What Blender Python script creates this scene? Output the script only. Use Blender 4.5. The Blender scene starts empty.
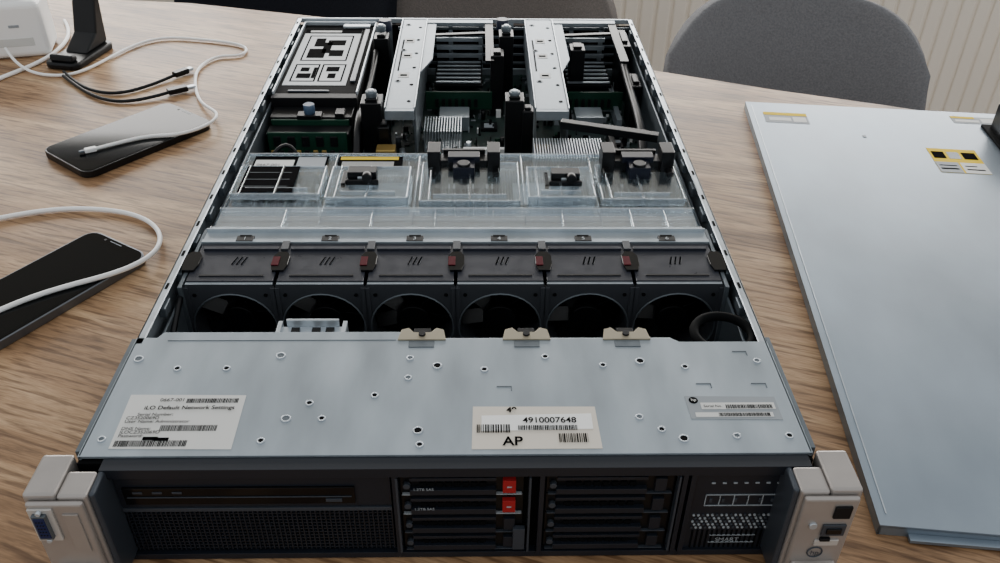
import bpy, bmesh, math, random
from mathutils import Vector, Matrix
random.seed(7)
TZ=0.75
def lin(c):
    return tuple(((v/255)/12.92 if v/255<=.04045 else ((v/255+.055)/1.055)**2.4) for v in c)+(1,)
MATS={}
def M(name,rgb,rough=.5,metal=0,var=0,scale=60,stretch=(1,1,1),bump=0,alpha=1,coat=0,emit=0,spec=.5):
    if name in MATS: return MATS[name]
    m=bpy.data.materials.new(name); m.use_nodes=True; nt=m.node_tree; b=nt.nodes['Principled BSDF']
    c=lin(rgb); b.inputs['Base Color'].default_value=c; b.inputs['Roughness'].default_value=rough
    b.inputs['Metallic'].default_value=metal; b.inputs['Alpha'].default_value=alpha
    b.inputs['Coat Weight'].default_value=coat; b.inputs['Specular IOR Level'].default_value=spec
    if var or bump:
        tc=nt.nodes.new('ShaderNodeTexCoord'); mp=nt.nodes.new('ShaderNodeMapping'); mp.inputs['Scale'].default_value=stretch
        nz=nt.nodes.new('ShaderNodeTexNoise'); nz.inputs['Scale'].default_value=scale; nz.inputs['Detail'].default_value=5
        nt.links.new(tc.outputs['Object'],mp.inputs[0]); nt.links.new(mp.outputs[0],nz.inputs['Vector'])
        if var:
            r=nt.nodes.new('ShaderNodeValToRGB')
            r.color_ramp.elements[0].position=.3; r.color_ramp.elements[1].position=.7
            r.color_ramp.elements[0].color=tuple(v*(1-var) for v in c[:3])+(1,)
            r.color_ramp.elements[1].color=tuple(min(1,v*(1+var)) for v in c[:3])+(1,)
            nt.links.new(nz.outputs['Fac'],r.inputs[0]); nt.links.new(r.outputs[0],b.inputs['Base Color'])
            mr=nt.nodes.new('ShaderNodeMapRange'); mr.inputs[3].default_value=max(.02,rough-.08); mr.inputs[4].default_value=rough+.1
            nt.links.new(nz.outputs['Fac'],mr.inputs[0]); nt.links.new(mr.outputs[0],b.inputs['Roughness'])
        if bump:
            bp=nt.nodes.new('ShaderNodeBump'); bp.inputs['Strength'].default_value=bump; bp.inputs['Distance'].default_value=.002
            nt.links.new(nz.outputs['Fac'],bp.inputs['Height']); nt.links.new(bp.outputs[0],b.inputs['Normal'])
    MATS[name]=m; return m
def CLR(name,fac,tint=(.93,.96,.98),col=(220,232,240),diff=.0):
    m=bpy.data.materials.new(name); m.use_nodes=True; nt=m.node_tree; N=nt.nodes; L=nt.links; N.clear()
    out=N.new('ShaderNodeOutputMaterial'); tr=N.new('ShaderNodeBsdfTransparent'); tr.inputs[0].default_value=(*tint,1)
    gl=N.new('ShaderNodeBsdfGlossy'); gl.inputs['Roughness'].default_value=.12; gl.inputs['Color'].default_value=(.95,.98,1,1)
    df=N.new('ShaderNodeBsdfDiffuse'); df.inputs[0].default_value=lin(col)
    m1=N.new('ShaderNodeMixShader'); m1.inputs[0].default_value=diff; L.new(tr.outputs[0],m1.inputs[1]); L.new(df.outputs[0],m1.inputs[2])
    lw=N.new('ShaderNodeLayerWeight'); lw.inputs[0].default_value=.35
    ma=N.new('ShaderNodeMath'); ma.operation='MULTIPLY_ADD'; ma.inputs[1].default_value=.4; ma.inputs[2].default_value=fac; L.new(lw.outputs['Fresnel'],ma.inputs[0])
    m2=N.new('ShaderNodeMixShader'); L.new(ma.outputs[0],m2.inputs[0]); L.new(m1.outputs[0],m2.inputs[1]); L.new(gl.outputs[0],m2.inputs[2])
    L.new(m2.outputs[0],out.inputs[0]); return m

def link(o,parent=None):
    bpy.context.scene.collection.objects.link(o)
    if parent: o.parent=parent
    return o
def empty(name,loc=(0,0,0),rz=0):
    o=bpy.data.objects.new(name,None); o.location=loc; o.rotation_euler=(0,0,rz); return link(o)

class B:
    def __init__(s,name,parent=None,bevel=0,seg=2,smooth=False):
        s.name=name;s.parent=parent;s.bevel=bevel;s.seg=seg;s.bm=bmesh.new();s.mats=[];s.smooth=smooth
    def mi(s,m):
        if m not in s.mats: s.mats.append(m)
        return s.mats.index(m)
    def face(s,vs,m):
        try:
            f=s.bm.faces.new(vs); f.material_index=s.mi(m); return f
        except ValueError: return None
    def box(s,x0,x1,y0,y1,z0,z1,m,rz=0,mat=None):
        cx,cy,cz=(x0+x1)/2,(y0+y1)/2,(z0+z1)/2
        v=[]
        for z in (z0,z1):
            for (x,y) in ((x0,y0),(x1,y0),(x1,y1),(x0,y1)):
                p=Vector((x-cx,y-cy,z-cz))
                if rz: p=Matrix.Rotation(rz,3,'Z')@p
                if mat: p=mat@p
                v.append(s.bm.verts.new(p+Vector((cx,cy,cz))))
        for q in ((3,2,1,0),(4,5,6,7),(0,1,5,4),(1,2,6,5),(2,3,7,6),(3,0,4,7)): s.face([v[i] for i in q],m)
    def cyl(s,c,r,h,m,axis='z',n=24,r2=None,cap=True):
        r2=r if r2 is None else r2
        rings=[]
        for k,(rr,t) in enumerate(((r,-h/2),(r2,h/2))):
            ring=[]
            for i in range(n):
                a=2*math.pi*i/n; u,w=rr*math.cos(a),rr*math.sin(a)
                p={'z':(u,w,t),'y':(u,-t,w),'x':(t,u,w)}[axis]
                ring.append(s.bm.verts.new(Vector(p)+Vector(c)))
            rings.append(ring)
        for i in range(n):
            j=(i+1)%n; f=s.face([rings[0][i],rings[0][j],rings[1][j],rings[1][i]],m)
            if f: f.smooth=True
        if cap: s.face(rings[0][::-1],m); s.face(rings[1],m)
    def prism(s,pts,z0,z1,m):
        a=[s.bm.verts.new((x,y,z0)) for x,y in pts]; b=[s.bm.verts.new((x,y,z1)) for x,y in pts]
        s.face(a[::-1],m); s.face(b,m); n=len(pts)
        for i in range(n): s.face([a[i],a[(i+1)%n],b[(i+1)%n],b[i]],m)
    def prismx(s,pts,x0,x1,m):
        a=[s.bm.verts.new((x0,y,z)) for y,z in pts]; b=[s.bm.verts.new((x1,y,z)) for y,z in pts]
        s.face(a,m); s.face(b[::-1],m); n=len(pts)
        for i in range(n): s.face([a[i],a[(i+1)%n],b[(i+1)%n],b[i]],m)
    def ring(s,c,R,r,m,n=28,k=8,axis='z'):
        vs=[]
        for i in range(n):
            a=2*math.pi*i/n; row=[]
            for j in range(k):
                t=2*math.pi*j/k; rr=R+r*math.cos(t); w=r*math.sin(t)
                p=(rr*math.cos(a),rr*math.sin(a),w) if axis=='z' else (rr*math.cos(a),w,rr*math.sin(a))
                row.append(s.bm.verts.new(Vector(p)+Vector(c)))
            vs.append(row)
        for i in range(n):
            for j in range(k):
                f=s.face([vs[i][j],vs[(i+1)%n][j],vs[(i+1)%n][(j+1)%k],vs[i][(j+1)%k]],m)
                if f: f.smooth=True
    def plate_hole(s,cx,cz,w,h,r,y,d,m,n=32):
        inn=[];out=[];bk=[]
        for i in range(n):
            a=2*math.pi*(i+.5)/n; c,t=math.cos(a),math.sin(a)
            k=1/max(abs(c)/(w/2),abs(t)/(h/2))
            inn.append(s.bm.verts.new((cx+r*c,y,cz+r*t))); out.append(s.bm.verts.new((cx+k*c,y,cz+k*t)))
            bk.append(s.bm.verts.new((cx+r*c,y+d,cz+r*t)))
        for i in range(n):
            j=(i+1)%n
            s.face([inn[i],out[i],out[j],inn[j]],m); s.face([inn[i],inn[j],bk[j],bk[i]],m)
    def done(s,loc=None,rot=None):
        bmesh.ops.recalc_face_normals(s.bm,faces=s.bm.faces)
        me=bpy.data.meshes.new(s.name); s.bm.to_mesh(me); s.bm.free()
        for m in s.mats: me.materials.append(m)
        if s.smooth:
            for p in me.polygons: p.use_smooth=True
        o=bpy.data.objects.new(s.name,me)
        if loc: o.location=loc
        if rot: o.rotation_euler=rot
        link(o,s.parent)
        if s.bevel:
            b=o.modifiers.new('bevel','BEVEL'); b.width=s.bevel; b.segments=s.seg; b.limit_method='ANGLE'; b.angle_limit=.7
        return o
def text(name,body,x,y,z,size,m,parent,rx=0,rz=0,align='LEFT',bold=0):
    c=bpy.data.curves.new(name,'FONT'); c.body=body; c.size=size; c.materials.append(m); c.align_x=align; c.extrude=.00003; c.offset=bold
    o=bpy.data.objects.new(name,c); o.location=(x,y,z); o.rotation_euler=(rx,0,rz); return link(o,parent)
def cable(name,pts,r,m,parent=None):
    c=bpy.data.curves.new(name,'CURVE'); c.dimensions='3D'; c.bevel_depth=r; c.bevel_resolution=4; c.resolution_u=10; c.use_fill_caps=True
    sp=c.splines.new('NURBS'); sp.points.add(len(pts)-1)
    for i,p in enumerate(pts): sp.points[i].co=(*p,1)
    sp.order_u=4; sp.use_endpoint_u=True; c.materials.append(m)
    return link(bpy.data.objects.new(name,c),parent)

# ---------- materials ----------
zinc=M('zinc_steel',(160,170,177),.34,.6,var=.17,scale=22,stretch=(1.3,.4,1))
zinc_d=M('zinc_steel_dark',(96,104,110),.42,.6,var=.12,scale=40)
alu=M('brushed_aluminium',(188,196,202),.32,.6,var=.08,scale=80)
brk=M('riser_steel',(144,153,160),.42,.7,var=.12,scale=60)
blk=M('black_plastic',(11,12,14),.34,spec=.28)
blkg=M('black_gloss',(7,8,10),.15,spec=.35)
blkm=M('black_matt',(5,6,7),.8,spec=.1)
dgrey=M('fan_cover_grey',(40,43,52),.30,.1,var=.06,scale=90,spec=.35)
fgrey=M('fan_frame_grey',(60,63,68),.42,.35)
bez=M('bezel_plastic',(22,27,35),.36,spec=.4)
bezl=M('bezel_trim',(60,66,74),.35,.3)
ear=M('ear_silver',(164,158,153),.34,.5,var=.04)
earl=M('ear_light',(190,187,182),.36,.3)
red=M('latch_red',(150,30,32),.45,spec=.25)
burg=M('latch_burgundy',(78,6,20),.6,spec=.1)
blue=M('vga_blue',(16,32,72),.4,spec=.25)
white=M('white_plastic',(244,244,242),.4)
lab=M('label_paper',(208,208,204),.55)
lab2=M('label_cream',(212,204,190),.55)
labw=M('label_white',(238,238,235),.5)
labg=M('label_silver',(146,152,156),.5,spec=.2)
ink=M('label_ink',(7,7,9),.9,spec=.02)
yel=M('label_yellow',(228,194,24),.6,spec=.1)
pcb=M('circuit_board_green',(22,42,38),.5,var=.5,scale=120)
gold=M('gold_connector',(170,142,80),.35,.7)
clear=CLR('clear_plastic',.025,diff=.0)
cleare=CLR('clear_plastic_edge',.28,diff=.10)
chip=M('chip_black',(13,14,17),.5,spec=.2)
ramg=M('memory_green',(14,52,38),.5,spec=.25)

# ---------- table ----------
def wood_mat():
    m=bpy.data.materials.new('oak_laminate'); m.use_nodes=True; nt=m.node_tree; N=nt.nodes; L=nt.links; b=N['Principled BSDF']
    tc=N.new('ShaderNodeTexCoord'); mp=N.new('ShaderNodeMapping'); mp.inputs['Rotation'].default_value=(0,0,math.radians(20)); 
    L.new(tc.outputs['Object'],mp.inputs[0])
    def noise(sc,st,det=6,dist=0):
        q=N.new('ShaderNodeMapping'); q.inputs['Scale'].default_value=st; L.new(mp.outputs[0],q.inputs[0])
        n=N.new('ShaderNodeTexNoise'); n.inputs['Scale'].default_value=sc; n.inputs['Detail'].default_value=det; n.inputs['Distortion'].default_value=dist
        L.new(q.outputs[0],n.inputs['Vector']); return n
    n1=noise(1,(2.6,20,1),7,1.2); n2=noise(1,(18,210,1),5,.4); n3=noise(1,(80,800,1),2)
    r=N.new('ShaderNodeValToRGB'); e=r.color_ramp.elements
    e[0].position=.30; e[0].color=lin((124,93,64)); e[1].position=.70; e[1].color=lin((203,170,132))
    x=e.new(.5); x.color=lin((168,133,98))
    L.new(n1.outputs['Fac'],r.inputs[0])
    r2=N.new('ShaderNodeValToRGB'); f=r2.color_ramp.elements; f[0].position=.38; f[0].color=(.34,.29,.25,1); f[1].position=.52; f[1].color=(1,1,1,1)
    L.new(n2.outputs['Fac'],r2.inputs[0])
    mx=N.new('ShaderNodeMix'); mx.data_type='RGBA'; mx.blend_type='MULTIPLY'; mx.inputs[0].default_value=.8
    L.new(r.outputs[0],mx.inputs[6]); L.new(r2.outputs[0],mx.inputs[7])
    r3=N.new('ShaderNodeValToRGB'); g=r3.color_ramp.elements; g[0].position=.35; g[0].color=(.72,.69,.65,1); g[1].position=.6; g[1].color=(1,1,1,1)
    L.new(n3.outputs['Fac'],r3.inputs[0])
    m2=N.new('ShaderNodeMix'); m2.data_type='RGBA'; m2.blend_type='MULTIPLY'; m2.inputs[0].default_value=.8
    L.new(mx.outputs[2],m2.inputs[6]); L.new(r3.outputs[0],m2.inputs[7]); L.new(m2.outputs[2],b.inputs['Base Color'])
    b.inputs['Roughness'].default_value=.42; b.inputs['Specular IOR Level'].default_value=.3
    bp=N.new('ShaderNodeBump'); bp.inputs['Strength'].default_value=.2; bp.inputs['Distance'].default_value=.001
    L.new(n2.outputs['Fac'],bp.inputs['Height']); L.new(bp.outputs[0],b.inputs['Normal'])
    return m
wood=wood_mat()
tab=empty('dining_table')
t=B('tabletop',tab,bevel=.003)
edge=[(-1.05,1.14),(-.8,1.15),(-.466,1.11),(-.118,1.01),(.08,.925),(.27,.825),(.425,.758),(.556,.710),(.693,.655),(.9,.55),(1.05,.40),(1.12,.2),(1.12,-.55),(-1.2,-.55),(-1.2,.95),(-1.15,1.08)]
t.prism(edge[::-1],-.03,0,wood); t.done()
tl=B('table_legs',tab,bevel=.003)
for x,y in ((-1.0,-.4),(.95,-.4),(-1.0,.9),(.8,.35)): tl.box(x-.035,x+.035,y-.035,y+.035,-.75,-.03,wood)
tl.box(-1.0,.95,-.41,-.39,-.12,-.03,wood); tl.done()

# ---------- server ----------
H=.089; SX=.2225
srv=empty('rack_server')
c=B('chassis',srv,bevel=.0006,seg=1)
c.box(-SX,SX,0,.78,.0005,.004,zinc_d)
for sg in (-1,1):
    c.box(*sorted((sg*SX,sg*(SX-.002))),.0,.78,.004,H,zinc)
    c.box(*sorted((sg*SX,sg*(SX-.006))),.105,.78,H-.0015,H,alu)
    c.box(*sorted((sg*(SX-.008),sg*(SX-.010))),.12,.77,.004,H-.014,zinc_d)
    for i in range(14):
        y=.15+i*.045
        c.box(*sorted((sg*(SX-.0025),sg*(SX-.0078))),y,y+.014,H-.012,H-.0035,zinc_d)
        c.box(*sorted((sg*(SX-.002),sg*(SX-.0045))),y+.02,y+.028,H-.0015,H+.0005,blkm)
c.box(-SX,SX,.777,.78,.004,.02,zinc); c.box(-SX,SX,.777,.78,H-.006,H,alu)
for i in range(12):
    xx=-SX+i*(2*SX/11); c.box(max(-SX,xx-.003),min(SX,xx+.003),.777,.78,.02,H-.006,zinc)
for k in range(5):
    c.box(-.09,SX,.7765,.779,.026+k*.012,.030+k*.012,zinc_d)
c.box(-SX,SX,.781,.783,.004,H-.01,blkm)
c.done()

cv=B('front_cover',srv,bevel=.0008)
pts=[(-SX,0),(SX,0),(SX,.106),(.16,.106),(.155,.110),(-.035,.110),(-.038,.118),(-.205,.118),(-.208,.112),(-SX,.112)]
cv.prism(pts,H-.002,H,zinc)
cv.box(-.2,-.04,.1165,.118,H-.012,H-.001,zinc)
cv.box(-.035,.155,.1095,.112,H-.014,H-.001,alu)
cv.box(-.2,-.04,.1085,.109,H,H+.0004,zinc_d)
for sg in (-1,1):
    cv.box(sg*.2245-.0015,sg*.2245+.0015,.005,.112,.004,H-.001,zinc_d)
brass=M('catch_tan',(156,148,128),.4,.5)
for x in (-.022,.052,.123):
    pr=[(x-.017,.108),(x+.017,.108),(x+.015,.119),(x+.010,.121),(x+.006,.116),(x-.006,.116),(x-.010,.121),(x-.015,.119)]
    cv.prism(pr,H,H+.0012,brass)
    cv.box(x-.006,x+.006,.116,.1215,H-.004,H+.0003,blk)
    cv.cyl((x,.1135,H+.001),.0025,.003,chip)
    cv.box(x-.009,x+.009,.1005,.107,H+.0001,H+.0006,zinc_d)
cv.box(-.128,-.078,.122,.134,H-.012,H-.008,alu); cv.box(-.122,-.084,.134,.136,H-.012,H-.002,alu)
cv.box(-.128,-.125,.122,.136,H-.02,H-.004,alu); cv.box(-.081,-.078,.122,.136,H-.02,H-.004,alu)
for x in (-.115,-.1,-.09): cv.box(x-.003,x+.003,.124,.131,H-.008,H-.006,blk)
cv.done()
rv=B('cover_rivets',srv)
holes=[(-.214,.089),(-.185,.079),(-.152,.079),(-.029,.089),(-.010,.081),(.022,.077),(-.029,.069),(.103,.081),(.129,.085),(.210,.085),(.159,.079),(-.091,.045),(-.1035,.031),(-.081,.031),(-.1155,.012),(-.213,.014),(-.0197,.02),(-.018,.008),(.1206,.031),(.133,.020),(.1455,.012),(.179,.014),(.212,.014),(-.0497,.052),(-.118,.092),(.064,.09)]
for i,(x,y) in enumerate(holes):
    r=.0021 if i%4 else .0028
    rv.ring((x,y,H+.0002),r,.0006,alu,n=18,k=6); rv.cyl((x,y,H+.0002),r,.0005,blkm if i%3 else zinc_d,n=18)
for (x,y) in ((.168,.062),(.205,.062),(.035,.06),(.2,.095)):
    rv.box(x-.005,x+.005,y-.0003,y+.0003,H,H+.0004,zinc_d); rv.box(x+.0045,x+.005,y-.004,y,H,H+.0004,zinc_d)
rv.done()

# labels
lb=B('cover_labels',srv)
z=H+.0003
def barcode(b,x0,x1,y0,y1,zz,m=ink,dens=.0011):
    x=x0
    while x<x1:
        w=random.choice((.25,.4,.6))*dens; b.box(x,min(x1,x+w),y0,y1,zz,zz+.0002,m); x+=w+random.choice((.3,.5))*dens
lb.prism([(-.206,.006),(-.132,.005),(-.133,.0525),(-.2075,.0535)],H,z,lab)
barcode(lb,-.170,-.137,.0455,.0495,z); barcode(lb,-.180,-.145,.0205,.0255,z); barcode(lb,-.204,-.160,.0075,.0125,z)
lb.box(-.188,-.179,.0128,.0155,z,z+.0003,ink); lb.box(-.181,-.172,.0122,.0148,z,z+.0003,ink)
lb.prism([(.014,.004),(.094,.004),(.093,.0405),(.0145,.041)],H,z,lab2)
lb.prism([(.020,.019),(.090,.0205),(.090,.034),(.020,.0325)],z,z+.0003,labw)
barcode(lb,.017,.038,.0175,.0245,z+.0003,dens=.0016); barcode(lb,.043,.080,.0195,.0235,z+.0004,dens=.0013); barcode(lb,.068,.086,.009,.0165,z+.0003,dens=.0015)
lb.prism([(.1535,.029),(.212,.028),(.212,.049),(.153,.05)],H,z,labg)
lb.box(.162,.210,.0375,.0435,z,z+.0002,lab); lb.box(.157,.207,.0305,.0345,z,z+.0002,lab)
barcode(lb,.178,.208,.038,.0415,z+.0002); barcode(lb,.172,.205,.031,.034,z+.0002,dens=.0008)
lb.cyl((.158,.0458,z),.0030,.0005,ink)
lb.done()
z2=z+.0006
text('label_text','hp',.1563,.0447,z2,.0036,lab,srv)
text('label_text','0667-001',-.187,.0465,z2,.0042,ink,srv)
text('label_text','iLO Default Network Settings',-.195,.0392,z2,.0047,ink,srv,bold=.00006)
for i,s in enumerate(('Serial Number:','CZ3520069D','User Name: Administrator','','DNS Name:','ILOCZ352069D','Password:')):
    if s: text('label_text',s,-.2035+(i==0)*.006,.0335-i*.0031,z2,.0037,ink,srv)
text('label_text','4910007648',.046,.0255,z2+.0003,.0068,ink,srv,bold=.0001)
text('label_text','49',.036,.0350,z2+.0002,.0065,ink,srv,bold=.0002); text('label_text','AP',.033,.0065,z2,.0105,ink,srv,bold=.0002)
text('label_text','Serial No.',.1635,.039,z2,.003,ink,srv)

# fan bank
fan=B('fan_cage',srv,bevel=.0006,seg=1)
FY=.180
for i in range(6):
    cx=-.175+.07*i
    fan.plate_hole(cx,.044,.069,.084,.0325,FY,.03,fgrey)
    fan.ring((cx,FY-.0005,.044),.0328,.0008,zinc_d,n=32,k=6,axis='y')
    fan.cyl((cx,FY+.014,.044),.0135,.012,blk,axis='y')
    for k in range(7):
        a=2*math.pi*k/7+i
        cc=Vector((cx,FY+.018,.044))+Matrix.Rotation(a,3,'Y')@Vector((.022,0,0))
        fan.box(cc.x-.0095,cc.x+.0095,cc.y-.0006,cc.y+.0006,cc.z-.006,cc.z+.006,blk,mat=Matrix.Rotation(a,3,'Y')@Matrix.Rotation(.6,3,'X'))
    fan.box(cx-.034,cx+.034,FY+.03,FY+.055,.005,.08,blkm)
    fan.box(cx-.0335,cx+.0335,FY+.004,FY+.056,.080,.0865,dgrey)
    fan.box(cx-.0335,cx+.0335,FY+.0005,FY+.0035,.082,.0858,brk)
    fan.box(cx-.030,cx+.030,FY+.046,FY+.050,.0865,.0885,dgrey)
    fan.box(cx-.025,cx+.025,FY+.010,FY+.012,.0865,.0872,blk)
    for k in (-1,0,1):
        xx=cx+.002+k*.0038
        fan.box(xx-.0007,xx+.0007,FY+.026,FY+.037,.0865,.0869,ink,rz=-.25); fan.box(xx+.0006,xx+.0010,FY+.026,FY+.037,.0865,.0869,bezl,rz=-.25)
    for sx in (-1,1):
        fan.box(cx+sx*.0335-.002,cx+sx*.0335+.002,FY-.001,FY+.002,.006,.083,fgrey)
        for zz in (.012,.076): fan.cyl((cx+sx*.0275,FY-.0005,zz),.0016,.001,blkm,axis='y',n=10)
for i in range(7):
    xx=-.21+.07*i
    fan.prism([(xx-.0045,FY+.016),(xx+.0045,FY+.016),(xx+.0065,FY+.024),(xx+.0065,FY+.036),(xx+.0035,FY+.042),(xx-.0035,FY+.042),(xx-.0065,FY+.036),(xx-.0065,FY+.024)],.078,.0885,blkg)
    if 0<i<6:
        fan.box(xx-.0062,xx-.0005,FY+.022,FY+.034,.0885,.0893,burg)
        fan.box(xx-.003,xx+.003,FY+.046,FY+.058,.08,.0885,fgrey)
for sx in (-1,1): fan.box(sx*.2115-.0015,sx*.2115+.0015,FY-.004,FY+.08,.004,.086,zinc_d)
fan.box(-.21,.21,FY+.057,FY+.0615,.02,H-.001,zinc); fan.box(-.21,.21,FY+.0615,FY+.076,H-.005,H-.003,zinc)
fan.box(-.21,.21,FY+.0755,FY+.077,.02,H,alu)
for i in range(6):
    cx=-.175+.07*i
    fan.box(cx-.007,cx+.007,FY+.058,FY+.066,H-.003,H-.0005,blk); fan.box(cx-.005,cx+.005,FY+.0655,FY+.0665,H-.003,H,blk)
fan.done()
for i in range(6): text('fan_number',str(i+1),-.175+.07*i,FY+.0595,H-.0002,.006,alu,srv,align='CENTER')

cb=B('drive_backplane',srv); cb.box(-.21,.21,.112,.12,.004,.07,blkm); cb.box(-.21,.21,.12,.178,.0045,.01,blkm)
for i in range(22):
    x=-.2+i*.0185; cb.box(x,x+.008,.135,.165,.01,.02+random.random()*.03,random.choice((blkm,chip,blkm,zinc_d)))
cb.ring((.196,.122,.083),.021,.0035,blkm,n=32); cb.done()
cable('fan_harness_cable',[(-.212,.12,.05),(-.208,.15,.08),(-.2165,.2,.082),(-.216,.27,.075)],.0025,blk,srv)
cable('right_harness_cable',[(.217,.13,.05),(.2165,.18,.07),(.2165,.26,.072),(.21,.32,.06)],.003,blk,srv)

# air baffle
bf=B('air_baffle',srv,bevel=.0008)
bf.box(-.208,.208,.262,.290,.080,.0835,cleare)
bf.box(-.208,.208,.2585,.261,.030,.0885,cleare)
bf.box(-.206,.208,.290,.402,.0805,.082,clear)
bf.box(-.208,.208,.2915,.2935,.082,.0875,cleare)
def shell(x0,x1,y0,y1,z0,z1,w=.0012):
    bf.box(x0,x1,y0,y1,z1-.001,z1,clear)
    for a in ((x0,x1,y0,y0+w),(x0,x1,y1-w,y1),(x0,x0+w,y0,y1),(x1-w,x1,y0,y1)): bf.box(*a,z0,z1+.0006,cleare)
for (x0,x1,y0,y1,hh) in ((-.205,-.125,.315,.368,.006),(-.118,-.045,.302,.36,.010),(-.035,.055,.300,.372,.008),(.062,.122,.302,.358,.011),(.128,.203,.305,.37,.007)):
    shell(x0,x1,y0,y1,.082,.082+hh)
    bf.box((x0+x1)/2-.001,(x0+x1)/2+.001,y0,y1,.083,.083+hh,cleare)
    bf.box(x0+.012,x1-.012,y0+.010,y0+.0115,.083,.083+hh,cleare)
    bf.box(x0+.008,x0+.0095,y0,y1,.083,.083+hh,cleare)
for x in (-.208,-.12,-.04,.058,.124,.2065): bf.box(x,x+.0015,.262,.402,.04,.0835,cleare)
bf.box(-.206,.208,.400,.402,.03,.0835,clear); bf.box(-.206,.208,.4,.402,.0815,.0845,cleare)
for x in (-.15,-.075,-.02,.03,.09,.15,.18): bf.box(x,x+.001,.262,.29,.0835,.087,cleare)
bf.done()
gl=B('baffle_support_rail',srv,bevel=.0006,seg=1)
gl.box(-.206,.206,.268,.284,.070,.078,alu); gl.box(-.206,.206,.290,.296,.060,.078,zinc_d); gl.done()
bl=B('baffle_labels',srv)
bl.box(-.199,-.128,.374,.398,.0822,.0826,ink); bl.box(-.197,-.16,.376,.390,.0826,.0829,lab); bl.box(-.157,-.130,.376,.396,.0826,.0829,labg)
bl.box(-.118,-.056,.374,.398,.0822,.0826,ink); bl.box(-.116,-.06,.391,.397,.0826,.0829,yel)
for k in range(5): bl.box(-.114,-.064,.3765+k*.0023,.3775+k*.0023,.0826,.0828,lab)
bl.box(-.199,-.150,.318,.366,.0885,.0888,ink)
for k in range(3): bl.box(-.196,-.156,.328+k*.013,.3283+k*.013,.0888,.0889,labg)
bl.done()
text('label_text','0667-001',-.195,.378,.083,.006,ink,srv)
la=B('baffle_latches',srv,bevel=.0006)
navy=M('latch_navy',(12,17,32),.36,spec=.3)
for x,y,s in ((-.088,.338,1),(.097,.336,1)):
    la.box(x-.013,x+.013,y-.006,y+.006,.09,.101,blk); la.box(x-.015,x+.015,y-.010,y-.007,.09,.095,blk)
    la.cyl((x+.005,y-.009,.098),.0045,.006,blk,axis='y',n=16); la.box(x-.019,x-.015,y-.012,y+.012,.088,.093,blk)
    la.box(x-.004,x+.001,y-.0072,y-.006,.094,.097,alu)
for x,y in ((.004,.372),(.168,.372)):
    la.box(x-.028,x+.028,y-.004,y+.010,.082,.094,blk)
    la.box(x-.034,x-.022,y-.010,y+.012,.085,.106,blk); la.box(x+.022,x+.034,y-.010,y+.012,.085,.106,blk)
    la.box(x-.010,x+.010,y-.024,y-.004,.085,.097,navy); la.box(x-.015,x+.015,y-.008,y+.004,.094,.1,navy)
    la.cyl((x,y-.018,.098),.006,.003,blk); la.box(x-.02,x+.02,y+.010,y+.014,.09,.098,blk)
    for s in (-1,1): la.box(x+s*.030-.003,x+s*.030+.003,y-.02,y-.008,.085,.09,blk)
la.box(.10,.20,.433,.442,.088,.096,blk,rz=-.32)
la.box(.105,.19,.448,.452,.088,.092,blk,rz=-.30)
la.done()

# motherboard
mb=B('motherboard',srv)
mb.box(-.208,.208,.262,.776,.008,.011,pcb)
cols=[chip,chip,zinc_d,alu,blk,labg,ramg,chip,white]
for i in range(700):
    x=random.uniform(-.11,.205); y=random.uniform(.41,.765); w=random.choice((.0015,.002,.003,.006)); d=random.choice((.0015,.002,.004,.007)); hh=random.choice((.001,.002,.003,.006,.01))
    mb.box(x,x+w,y,y+d,.011,.011+hh,random.choice(cols))
for i in range(46):
    x=random.uniform(-.10,.20); y=random.uniform(.42,.76); mb.cyl((x,y,.017),.003,.012,random.choice((alu,zinc_d,blk)),n=12)
for (x,y,w,d) in ((.02,.60,.02,.02),(.13,.62,.026,.026),(.16,.70,.02,.03),(-.02,.68,.025,.02),(.17,.56,.02,.015)):
    mb.box(x,x+w,y,y+d,.011,.0145,chip); mb.box(x+.004,x+w-.004,y+.004,y+d-.004,.0145,.0148,labg)
for (x,y,w,d,hh,m) in ((-.03,.44,.09,.007,.012,blk),(.0,.53,.05,.006,.012,white),(.08,.52,.07,.007,.014,blk),(.17,.50,.007,.08,.012,blk),(-.10,.56,.006,.07,.014,blk),(.185,.60,.006,.10,.016,zinc)):
    mb.box(x,x+w,y,y+d,.011,.011+hh,m)
mb.done()
hs=B('heatsinks',srv)
def fins(x0,x1,y0,y1,z0,z1,n,m):
    hs.box(x0,x1,y0,y1,z0,z0+.003,m)
    for i in range(n):
        x=x0+(x1-x0)*i/(n-1); hs.box(x-.0005,x+.0005,y0,y1,z0,z1,m)
fins(-.045,-.003,.545,.585,.012,.038,14,alu)
fins(.075,.145,.415,.46,.05,.072,26,alu)
fins(-.115,-.03,.295,.395,.012,.070,34,zinc_d); fins(.035,.122,.295,.395,.012,.070,34,zinc_d)
for x0 in (-.10,.05):
    hs.box(x0,x0+.055,.325,.365,.0705,.0715,alu); hs.cyl((x0+.01,.31,.072),.004,.004,zinc_d); hs.cyl((x0+.045,.38,.072),.004,.004,zinc_d)
fins(.15,.19,.655,.70,.012,.03,12,alu)
hs.done()
dm=B('memory_modules',srv)
for x0 in (-.195,-.02,.135):
    for k in range(6):
        x=x0+k*.0095
        dm.box(x,x+.0025,.28,.40,.012,.058,ramg if k%2 else chip); dm.box(x-.001,x+.0035,.28,.40,.011,.018,blk)
        dm.box(x-.002,x+.0045,.395,.405,.011,.048,white if k%2 else blk)
        for q in range(6): dm.box(x-.0008,x+.0033,.285+q*.018,.297+q*.018,.03,.05,chip)
dm.done()
pb=B('power_backplane',srv,bevel=.0006,seg=1)
pb.box(-.206,-.122,.475,.478,.012,.070,ramg); pb.box(-.206,-.122,.50,.503,.012,.073,ramg)
for k in range(3): pb.box(-.2+k*.026,-.18+k*.026,.482,.498,.012,.060,blk)
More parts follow.
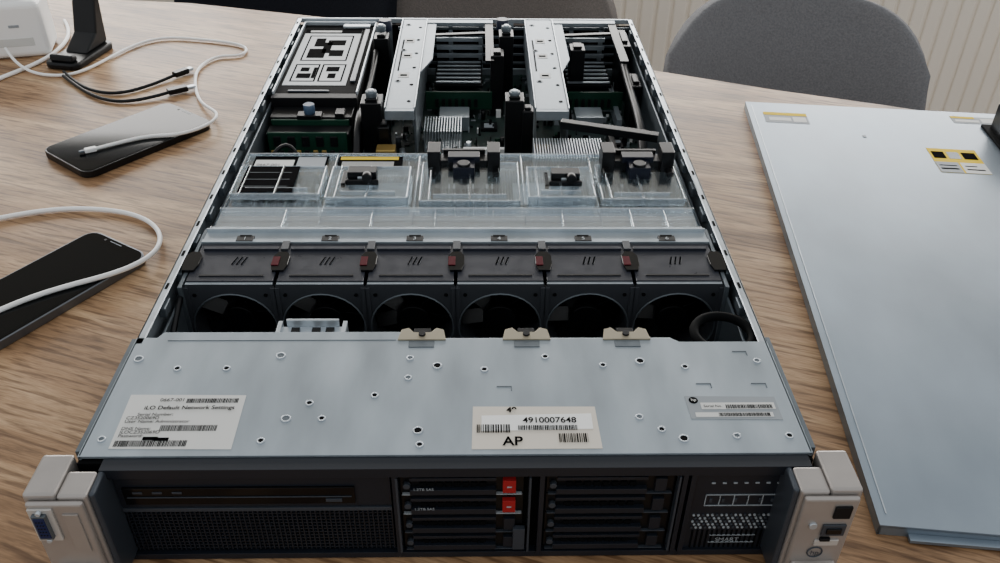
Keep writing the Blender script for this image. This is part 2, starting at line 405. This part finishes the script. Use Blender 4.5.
pb.box(-.208,-.120,.505,.532,.012,.074,blk); pb.box(-.208,-.120,.478,.50,.064,.067,chip)
for k in range(9): pb.box(-.204+k*.009,-.199+k*.009,.473,.4755,.02,.05,random.choice((chip,gold,alu,chip)))
for k in range(5): pb.box(-.2+k*.015,-.192+k*.015,.4735,.476,.054,.066,chip)
pb.cyl((-.165,.508,.082),.006,.012,M('knob_blue_grey',(60,82,106),.4),n=20); pb.box(-.178,-.152,.5,.512,.073,.078,blk)
pb.box(-.138,-.128,.505,.52,.073,.078,blk); pb.done()
# power supply cage
ps=B('power_supply_cage',srv,bevel=.0008)
ps.box(-.212,-.117,.545,.772,.006,.082,blkm); ps.box(-.212,-.117,.535,.548,.06,.083,chip)
for x in (-.212,-.119): ps.box(x,x+.002,.545,.775,.08,.0865,alu)
ps.box(-.212,-.117,.770,.775,.08,.0865,alu)
ps.box(-.196,-.15,.552,.556,.082,.084,bezl)
ps.box(-.16,-.125,.758,.768,.082,.085,alu)
ps.box(-.130,-.124,.58,.75,.082,.0845,bezl)
ps.done()
pl=B('power_supply_label',srv)
zz=.082
pl.box(-.206,-.134,.572,.752,zz,zz+.0004,M('psu_label_grey',(214,217,218),.6))
zz+=.0004
def fr4(x0,x1,y0,y1,w=.0018):
    for a in ((x0,x1,y0,y0+w*1.3),(x0,x1,y1-w*1.3,y1),(x0,x0+w,y0,y1),(x1-w,x1,y0,y1)): pl.box(*a,zz,zz+.0002,ink)
fr4(-.200,-.171,.582,.634); fr4(-.168,-.140,.582,.634); fr4(-.198,-.142,.645,.730)
pl.box(-.194,-.178,.592,.606,zz,zz+.0002,ink); pl.box(-.192,-.182,.612,.624,zz,zz+.0002,ink); pl.box(-.177,-.173,.592,.624,zz,zz+.0002,ink)
pl.box(-.162,-.147,.612,.626,zz,zz+.0002,ink); pl.box(-.158,-.149,.592,.606,zz,zz+.0002,ink)
pl.box(-.192,-.171,.654,.684,zz,zz+.0002,ink); pl.box(-.166,-.149,.660,.680,zz,zz+.0002,ink); pl.box(-.188,-.176,.692,.720,zz,zz+.0002,ink); pl.box(-.172,-.150,.696,.714,zz,zz+.0002,ink)
pl.box(-.176,-.166,.67,.706,zz,zz+.0002,ink)
pl.box(-.206,-.134,.738,.752,zz,zz+.0002,ink); pl.box(-.2,-.16,.742,.748,zz+.0002,zz+.0003,lab); pl.done()

# riser brackets
ri=B('riser_cages',srv,bevel=.0006,seg=1)
for (x0,x1,xe) in ((-.083,-.050,.036),(.078,.115,.198)):
    ri.box(x0,x1,.495,.775,.0865,.0885,brk)
    ri.box(x0,x0+.002,.495,.775,.05,.0885,zinc); ri.box(x1-.002,x1,.495,.775,.03,.0885,zinc_d)
    ri.box(x0+.001,x1-.001,.490,.496,.078,.0885,brk)
    ri.box(x0,x0+.0012,.495,.775,.0885,.0905,alu); ri.box(x1-.0012,x1,.495,.775,.0885,.0905,alu)
    for k,yy in enumerate((.515,.56,.61,.655,.70,.745)):
        ri.cyl((x1-.008,yy,.0886),.0022,.0006,blkm,n=14)
        if k%2: ri.cyl((x0+.009,yy+.01,.0886),.0035,.0006,zinc_d,n=16); ri.cyl((x0+.009,yy+.01,.089),.0018,.0006,blkm,n=12)
    for yy in (.58,.64,.69): ri.box((x0+x1)/2-.008,(x0+x1)/2+.004,yy,yy+.014,.0885,.0888,lab); ri.box((x0+x1)/2-.006,(x0+x1)/2+.002,yy+.004,yy+.009,.0888,.0889,ink)
    ri.box(x0+.006,x0+.008,.60,.70,.0885,.0888,blkm)
    ri.box(x1,xe,.764,.775,.084,.0885,brk); ri.box(xe-.010,xe,.635,.775,.084,.0875,blk)
    ri.prism([(x1,.60),(x1+.012,.64),(x1+.012,.762),(x1,.762)],.085,.0875,brk)
    ri.box(x1,xe-.01,.725,.731,.084,.087,blk,rz=.12)
    ri.box(x1+.002,xe-.002,.640,.6425,.022,.045,ramg); ri.box(x1+.01,xe-.015,.655,.745,.03,.034,pcb)
    for k in range(4): ri.box(x1+.012,xe-.014,.750,.753,.035+k*.011,.040+k*.011,zinc)
    for k in range(6):
        ri.box(x1+.014,xe-.016,.665+k*.013,.669+k*.013,.046,.0475,brk)
    ri.box(x1+.012,xe-.014,.66,.745,.042,.045,blkm)
    ri.box(x1+.02,xe-.03,.60,.63,.012,.03,zinc)
    for k in range(7): ri.box(x1+.014+k*.008,x1+.018+k*.008,.638,.640,.026,.036,chip)
ri.done()
po=B('cage_posts',srv,bevel=.0012)
for (x,y,w,d,z1) in ((-.096,.500,.011,.013,.098),(-.083,.487,.006,.010,.075),(.056,.500,.010,.012,.101),(.070,.494,.006,.008,.09),(-.104,.70,.009,.012,.094),(.052,.70,.009,.013,.098),(.04,.655,.008,.012,.09),(.14,.68,.009,.012,.088),(.205,.62,.006,.02,.07),(.203,.72,.006,.03,.085)):
    po.box(x-w,x+w,y-d,y+d,.012,z1,blk); po.box(x-w*.6,x+w*.6,y-d*.6,y+d*.6,z1,z1+.003,blk)
for (x,y) in ((-.096,.50),(.056,.5),(-.104,.70),(.052,.70)):
    zt=.103; po.cyl((x,y,zt),.006,.008,zinc_d,n=18); po.cyl((x,y,zt+.004),.0035,.003,alu,n=14)
for (x,y) in ((-.102,.735),(.048,.74)): po.cyl((x,y,.095),.008,.014,M('post_navy',(28,34,54),.4),n=18)
for (x,y) in ((-.08,.462),(.085,.462)):
    po.box(x-.01,x+.01,y-.008,y+.008,.012,.060,gold); po.box(x-.008,x+.008,y-.01,y-.008,.02,.055,white)
po.done()
cable('loom_cable',[(-.11,.43,.03),(-.11,.47,.08),(-.115,.53,.07),(-.108,.6,.07),(-.11,.68,.08)],.004,blk,srv)
cable('loom_cable',[(-.2,.405,.05),(-.19,.43,.08),(-.175,.45,.082),(-.165,.43,.06)],.002,blk,srv)
cable('loom_cable',[(.19,.45,.05),(.2,.5,.07),(.195,.6,.06),(.2,.7,.07)],.005,blk,srv)

# front bezel
fr=B('front_bezel',srv,bevel=.0007)
fr.box(-.2225,.2225,-.003,.004,.001,H-.003,blkm)
fr.box(-.207,.2195,-.010,.0,H-.009,H-.0015,bez)
fr.box(-.207,.2195,-.008,-.001,.001,.006,bez)
for x in (-.207,-.0345,.0555,.143,.148,.2165): fr.box(x,x+.003,-.0095,-.001,.004,H-.006,bez)
fr.box(-.203,-.036,-.006,-.002,.050,.0785,bez); fr.box(-.199,-.058,-.0075,-.006,.054,.0685,blkg)
fr.box(-.197,-.06,-.0082,-.0075,.0605,.0612,bezl); fr.box(-.076,-.066,-.0085,-.007,.0565,.059,bezl)
for k in range(3): fr.box(-.193+k*.012,-.187+k*.012,-.008,-.0074,.064,.0655,bezl)
fr.box(-.203,-.036,-.007,-.002,.0465,.0495,bezl)
for i in range(56): x=-.202+i*.003; fr.box(x,x+.0009,-.006,-.003,.008,.046,bez)
for i in range(13): zz=.009+i*.003; fr.box(-.203,-.036,-.0055,-.0035,zz,zz+.0008,bez)
def carrier(x0,x1,z0,z1,tab):
    fr.box(x0,x1,-.005,-.001,z0,z1,blk); zc=(z0+z1)/2
    fr.box(x0+.006,x1-.017,-.0085,-.005,z0+.0015,z0+.006,bez); fr.box(x0+.006,x1-.017,-.0075,-.005,z1-.004,z1-.0015,bez)
    for k in range(8): xx=x0+.012+k*(x1-x0-.034)/8; fr.box(xx,xx+.004,-.0065,-.0045,zc-.0015,zc+.0015,blkm)
    fr.cyl((x0+.004,-.0065,zc),.0022,.003,bezl,axis='y',n=14)
    fr.box(x0+.001,x1-.001,-.0072,-.005,z0,z0+.0007,labg if tab else bezl)
    if tab: fr.box(x1-.013,x1-.005,-.0085,-.005,z0+.003,z1-.003,red); fr.box(x1-.0105,x1-.0075,-.0088,-.0085,zc-.0006,zc+.0006,labg)
    else: fr.box(x1-.012,x1-.005,-.0075,-.005,z0+.003,z1-.003,bez)
for r,(z0,z1) in enumerate(((.0605,.0775),(.0425,.0590),(.0245,.0410),(.0075,.0230))):
    carrier(-.030,.046,z0,z1,r<2)
    carrier(.060,.139,z0,z1,False)
for x in (.049,.1405,-.0325): fr.box(x,x+.0014,-.0098,-.004,.008,.078,bezl)
fr.box(.040,.0475,-.0095,-.006,.010,.030,bezl)
fr.box(.152,.2165,-.006,-.002,.006,.0785,bez)
for i in range(20):
    for k in range(5): x=.155+i*.003; fr.cyl((x+(k%2)*.0015,-.0064,.027+k*.003),.0009,.001,labg if (i+k)%3 else bezl,axis='y',n=8)
for a in ((.160,.206,.058,.0584),(.160,.206,.048,.0484),(.168,.198,.012,.0124),(.168,.198,.019,.0194)): fr.box(a[0],a[1],-.0068,-.0058,a[2],a[3],labg)
for k in range(6): fr.box(.160+k*.009,.1605+k*.009,-.0068,-.0058,.048,.0584,labg); fr.box(.1630+k*.0078,.1646+k*.0078,-.0067,-.0058,.0515,.0545,bezl)
for k in range(7): fr.box(.162+k*.0068,.1645+k*.0068,-.0067,-.0058,.0685,.0695,labg)
for i in range(18): fr.box(.156+i*.0032,.1572+i*.0032,-.0066,-.006,.007,.024,blkm)
fr.done()
text('bezel_text','SMART',.172,-.007,.0138,.005,labg,srv,rx=math.pi/2)
for z0 in (.067,.049): text('bezel_text','1.2TB SAS',-.022,-.0092,z0,.003,labg,srv,rx=math.pi/2)

# ears
for sg in (-1,1):
    e=B('rack_ear',srv,bevel=.0022,seg=3)
    o=sg
    def bx(x0,x1,*a): e.box(*sorted((o*x0,o*x1)),*a)
    bx(.2245,.2435,-.030,.002,.012,H+.0005,ear); bx(.207,.2245,-.030,-.010,.012,H-.001,ear)
    bx(.2085,.2415,-.034,-.030,.012,H-.003,ear)
    bx(.211,.2385,-.037,-.033,.0005,.030,ear)
    bx(.212,.238,-.040,-.036,.024,.031,earl)
    bx(.2035,.2075,-.028,-.002,.006,H-.002,bezl)
    e.done()
    q=B('ear_details',srv,bevel=.0005,seg=1)
    if sg<0:
        q.box(-.240,-.226,-.0355,-.034,.056,.083,earl); q.box(-.2375,-.2295,-.038,-.035,.060,.080,zinc_d); q.box(-.2367,-.2303,-.0384,-.0376,.0615,.0785,blue)
        for r in range(3):
            for k in range(5): q.cyl((-.2352+r*.0017,-.0386,.0645+k*.0028),.0005,.0006,chip,axis='y',n=8)
        q.cyl((-.233,-.0365,.0815),.0015,.003,alu,axis='y',n=12); q.cyl((-.233,-.0365,.058),.0015,.003,alu,axis='y',n=12)
        q.box(-.2215,-.2125,-.0350,-.034,.045,.078,ear)
    else:
        q.box(.2275,.2375,-.0355,-.034,.070,.080,chip); q.box(.2235,.2375,-.0355,-.034,.0545,.064,bezl); q.box(.226,.235,-.0365,-.035,.057,.0615,blkg)
        q.box(.2215,.236,-.0352,-.034,.045,.050,earl); q.cyl((.2175,-.0345,.063),.0025,.002,alu,axis='y',n=14); q.box(.224,.230,-.0362,-.034,.050,.0525,chip)
        q.ring((.224,-.0345,.038),.0045,.0005,bezl,axis='y')
    q.done()
text('ear_text','hp',.2213,-.0346,.0358,.0055,bezl,srv,rx=math.pi/2)

# ---------- removed lid ----------
lid=empty('server_lid',(.288,.008,0),math.radians(-6.6))
l=B('lid_panel',lid,bevel=.0012)
lm=M('lid_steel',(140,152,163),.38,.75,var=.16,scale=9,stretch=(1,.6,1))
l.box(0,.45,0,.69,.0075,.010,lm)
for a in ((0,.002,0,.69),(.448,.45,0,.69),(0,.45,.688,.69),(0,.45,0,.002)): l.box(*a,.0002,.009,lm)
l.box(.006,.007,.01,.68,.010,.0106,alu); l.box(.02,.12,-.006,.0,.001,.004,lm); l.box(.15,.42,-.008,.0,.001,.005,lm)
l.box(.445,.4485,.02,.68,.010,.0115,lm)
l.box(.285,.36,.525,.650,.010,.013,blkm); l.box(.13,.134,.60,.606,.010,.0106,zinc_d)
l.prismx([(.53,.012),(.64,.012),(.64,.045),(.625,.047),(.54,.03),(.53,.024)],.292,.35,blk)
l.prismx([(.54,.03),(.625,.047),(.627,.049),(.54,.032)],.300,.34,chip)
l.done()
ls=B('lid_stickers',lid)
def sticker(x0,x1,y0,y1,base,items):
    ls.box(x0,x1,y0,y1,.010,.0103,base)
    for (a,b,cc,d,m) in items: ls.box(x0+a*(x1-x0),x0+b*(x1-x0),y0+cc*(y1-y0),y0+d*(y1-y0),.0103,.0105,m)
sticker(.198,.254,.520,.580,yel,[(.05,.30,.58,.86,ink),(.36,.60,.58,.86,zinc_d),(.66,.94,.58,.86,ink),(.0,.46,.0,.42,labg),(.5,1,.0,.42,lab),(.05,.4,.12,.18,ink),(.05,.4,.26,.30,ink),(.56,.92,.12,.17,ink),(.56,.8,.26,.30,ink)])
sticker(.018,.072,.630,.660,labg,[(.0,1,.72,1,yel),(.1,.6,.2,.5,lab),(.65,.95,.15,.6,lab)])
sticker(.255,.32,.656,.676,labg,[(.0,.45,.7,1,yel),(.05,.5,.2,.5,lab),(.55,.95,.2,.8,lab)])
ls.done()

# ---------- phones ----------
def rrect(w,h,r,n=8):
    p=[]
    for cx,cy,a0 in ((w/2-r,h/2-r,0),(-w/2+r,h/2-r,90),(-w/2+r,-h/2+r,180),(w/2-r,-h/2+r,270)):
        for i in range(n+1):
            a=math.radians(a0+90*i/n); p.append((cx+r*math.cos(a),cy+r*math.sin(a)))
    return p
def phone(x,y,ang,L,Wd,body,old):
    e=empty('smartphone',(x,y,0),ang)
    b=B('body',e,bevel=.002,seg=3); b.prism(rrect(L,Wd,.013),.0003,.0085,body)
    b.box(.02,.04,Wd/2-.0005,Wd/2+.0008,.003,.006,body); b.done()
    s=B('screen_glass',e); scr=M('phone_glass',(4,5,6),.06,spec=.12)
    s.prism(rrect(L-.004,Wd-.004,.011),.0085,.0089,scr)
    s.done()
    d=B('screen_details',e)
    d.prism(rrect(L-(.03 if old else .009),Wd-.009,.008 if not old else .001),.0089,.0090,M('phone_display',(5,7,9),.06,spec=.12))
    if old:
        d.prism([(p[0]-L/2+.0085,p[1]) for p in rrect(.006,.018,.0028)],.0090,.0094,chip)
    d.box(L/2-.006,L/2-.005,-.008,.008,.0090,.0092,zinc_d); d.cyl((L/2-.006,.015,.009),.0015,.0004,chip,n=12)
    d.done()
phone(-.402,.594,math.radians(51),.172,.095,M('phone_frame_black',(16,17,19),.3,.3),False)
phone(-.381,.288,math.radians(57),.170,.083,M('phone_frame_silver',(110,114,120),.3,.8),True)

# ---------- cables ----------
wc=M('cable_white',(246,246,244),.45)
def Z(pts,z=.003): return [(a/1000,b/1000,z if len(r)==0 else r[0]) for a,b,*r in pts]
c1=empty('white_charging_cable')
cable('cord',Z([(-655,845,.02),(-625,805,.004),(-570,780,.003),(-531,798,.003),(-507,893),(-470,943),(-405,930),(-345,915),(-322,890),(-330,860),(-365,868),(-382,820),(-371,765),(-345,690,.004),(-305,655,.010),(-312,612,.0115),(-345,585,.0115),(-380,590,.0115),(-415,560,.0115),(-428,551,.012)]),.0020,wc,c1)
p=B('plug',c1,bevel=.0012); p.box(-.438,-.425,.5455,.5525,.0095,.0145,white,rz=.5); p.box(-.4435,-.437,.5425,.5475,.0105,.013,zinc_d,rz=.5); p.done()
c3=empty('white_charging_cable')
cable('cord',Z([(-560,380),(-500,402),(-450,428),(-400,434),(-345,425),(-308,395),(-292,350,.007),(-305,312,.0115),(-335,292,.0115),(-375,272,.0115),(-410,240,.011),(-450,200,.004)]),.0024,wc,c3)
cc=empty('black_usb_cable')
cable('cord',Z([(-560,800,.004),(-530,760),(-483,722),(-441,735),(-412,778),(-402,790,.005)]),.0023,blk,cc)
cable('cord',Z([(-555,785,.004),(-510,735),(-470,700),(-430,700),(-390,732,.005)]),.0023,blk,cc)
p=B('plugs',cc,bevel=.001)
p.box(-.408,-.386,.790,.800,.002,.009,blk,rz=.9); p.box(-.395,-.384,.803,.812,.003,.007,alu,rz=.9)
p.box(-.398,-.372,.730,.741,.002,.009,blk,rz=.6); p.box(-.376,-.364,.742,.750,.003,.007,alu,rz=.6); p.done()
c4=empty('white_power_cord')
cable('cord',Z([(-640,1010,.003),(-610,960,.003),(-598,900,.003),(-605,840,.003),(-632,790,.003),(-660,740),(-700,680),(-760,640)]),.0028,wc,c4)

ch=empty('white_usb_charger',(-.658,.890,0),math.radians(14))
b=B('body',ch,bevel=.009,seg=4); b.box(-.07,.048,-.036,.036,.0,.080,white); b.box(-.05,.03,-.026,.026,.07,.090,white); b.done()
b=B('ports',ch,bevel=.0005,seg=1)
for k in range(3): b.box(-.05+k*.026,-.036+k*.026,-.0368,-.035,.045,.049,labg)
b.box(-.05,.03,-.0366,-.035,.018,.030,lab); b.done()
st=empty('black_phone_dock',(-.560,.862,0),math.radians(-12))
b=B('body',st,bevel=.003,seg=3); b.prism([(px,py) for px,py in rrect(.052,.10,.012)],0,.010,blk)
b.prismx([(-.01,.010),(.045,.010),(.05,.075),(.038,.078),(.022,.03)],-.018,.018,blk); b.prismx([(-.045,.010),(-.03,.010),(-.032,.018),(-.043,.020)],-.018,.018,blk)
b.done()

# ---------- chairs ----------
def chair(x,y,rz,rgb,nm,wid=.46,top=.82,leg=True):
    e=empty('dining_chair',(x,y,-.75),rz)
    fab=M(nm,rgb,.95,var=.16,scale=330,bump=.4,spec=.15)
    bm=bmesh.new(); nu,nv=24,14; g=[]
    for j in range(nv+1):
        v=j/nv; row=[]
        for i in range(nu+1):
            u=-1+2*i/nu
            zz=.42+(top-.42)*v
            w=wid/2*(.90+.10*math.sin(min(1,v*1.3)*math.pi/2))
            drop=(top-.42)*.24*(abs(u)**4.5)*v
            a=u*.75
            X=w*math.sin(a)/math.sin(.75); Y=.04+.11*v - .17*(1-math.cos(a))/(1-math.cos(.75))*(.9-.25*v)
            row.append(bm.verts.new((X,Y,zz-drop)))
        g.append(row)
    for j in range(nv):
        for i in range(nu): bm.faces.new((g[j][i],g[j][i+1],g[j+1][i+1],g[j+1][i])).smooth=True
    me=bpy.data.meshes.new('backrest'); bm.to_mesh(me); bm.free(); me.materials.append(fab)
    o=bpy.data.objects.new('backrest',me); link(o,e)
    s=o.modifiers.new('s','SOLIDIFY'); s.thickness=.035; s.offset=0
    bb=o.modifiers.new('b','BEVEL'); bb.width=.014; bb.segments=4; bb.limit_method='ANGLE'
    b=B('seat',e,bevel=.02,seg=4); b.prism([(px,py-.16) for px,py in rrect(wid-.03,.44,.10)],.40,.47,fab); b.done()
    lg=M('chair_leg_black',(25,25,27),.4)
    b=B('legs',e,smooth=True)
    for sx in (-1,1):
        for sy in (-1,1):
            n=12; r=[]
            for (t,rad) in ((0,.009),(1,.014)):
                cx=sx*(.2-.06*t); cy=-.16+sy*(.2-.06*t); r.append([b.bm.verts.new((cx+rad*math.cos(2*math.pi*i/n),cy+rad*math.sin(2*math.pi*i/n),.405*t)) for i in range(n)])
            for i in range(n): b.face([r[0][i],r[0][(i+1)%n],r[1][(i+1)%n],r[1][i]],lg)
            b.face(r[0][::-1],lg)
    b.done(); return e
chair(.518,.925,math.radians(-12),(112,112,114),'fabric_grey',wid=.41,top=.79)
chair(.03,1.17,math.radians(-22),(104,98,94),'fabric_taupe',wid=.46,top=.80)
chair(-.36,1.26,math.radians(-14),(26,28,34),'fabric_black',wid=.44,top=.83)

# ---------- room ----------
wallm=M('wall_paint',(214,206,192),.8,var=.03,scale=4)
f=B('floor'); f.box(-3,3.2,-2.2,2.0,-.80,-.75,M('floor_vinyl',(130,112,95),.5,var=.2,scale=8,stretch=(1,8,1))); f.done()
w=B('wall_back')
WX0,WX1,WZ0,WZ1=-1.9,2.1,.13,.74
w.box(-3,3.2,1.90,2.0,-.75,WZ0,wallm); w.box(-3,3.2,1.9,2.0,WZ1,1.75,wallm); w.box(-3,WX0,1.9,2.0,WZ0,WZ1,wallm); w.box(WX1,3.2,1.9,2.0,WZ0,WZ1,wallm); w.done()
w=B('window_1',bevel=.004)
for a in ((WX0,WX1,WZ0,WZ0+.05),(WX0,WX1,WZ1-.05,WZ1)): w.box(a[0],a[1],1.92,1.98,a[2],a[3],white)
for x in (WX0,WX0+1.3,WX0+2.64,WX1-.05): w.box(x,x+.05,1.92,1.98,WZ0+.05,WZ1-.05,white)
w.done()
w=B('baseboard_back'); w.box(-3,3.2,1.888,1.90,-.75,-.67,white); w.done()
cream=M('radiator_enamel',(240,231,216),.4)
r=B('radiator',bevel=.004)
r.box(.1,1.7,1.76,1.78,-.62,-.02,cream); r.box(.1,1.7,1.70,1.80,-.03,-.01,cream); r.box(.1,.13,1.70,1.8,-.62,-.02,cream); r.box(1.67,1.7,1.70,1.8,-.62,-.02,cream)
for i in range(40): x=.135+i*.039; r.box(x,x+.031,1.717,1.735,-.60,-.03,cream)
r.box(.13,1.67,1.722,1.74,-.6,-.03,cream)
r.box(.16,.19,1.72,1.75,-.75,-.6,cream); r.box(1.61,1.64,1.72,1.75,-.75,-.6,cream)
r.done()

# lights
def area(name,loc,tgt,sx,sy,power,col):
    L=bpy.data.lights.new(name,'AREA'); L.shape='RECTANGLE'; L.size=sx; L.size_y=sy; L.energy=power; L.color=col
    o=bpy.data.objects.new(name,L); o.location=loc; o.rotation_euler=(Vector(tgt)-Vector(loc)).to_track_quat('-Z','Y').to_euler(); link(o)
area('window_daylight',(.1,2.15,.5),(0,.2,0),3.9,.85,105,(1,.97,.93))
wd=bpy.data.worlds.new('world'); bpy.context.scene.world=wd; wd.use_nodes=True
bg=wd.node_tree.nodes['Background']; bg.inputs[0].default_value=(.94,.97,1,1); bg.inputs[1].default_value=.84

# camera
cam=bpy.data.cameras.new('camera'); co=bpy.data.objects.new('camera',cam); link(co)
p_,y_,r_,fpx=.62290,.02736,.01458,872.72
F=Vector((math.sin(y_)*math.cos(p_),math.cos(y_)*math.cos(p_),-math.sin(p_))); R=Vector((math.cos(y_),-math.sin(y_),0)); U=R.cross(F)
R2=math.cos(r_)*R+math.sin(r_)*U; U2=-math.sin(r_)*R+math.cos(r_)*U
mt=Matrix((R2,U2,-F)).transposed().to_4x4(); mt.translation=Vector((.01954,-.36848,.48265))
co.matrix_world=mt; cam.sensor_width=36; cam.lens=fpx/1000*36; cam.clip_start=.01
bpy.context.scene.camera=co
for o in bpy.context.scene.objects:
    if o.parent is None: o.location.z+=TZ
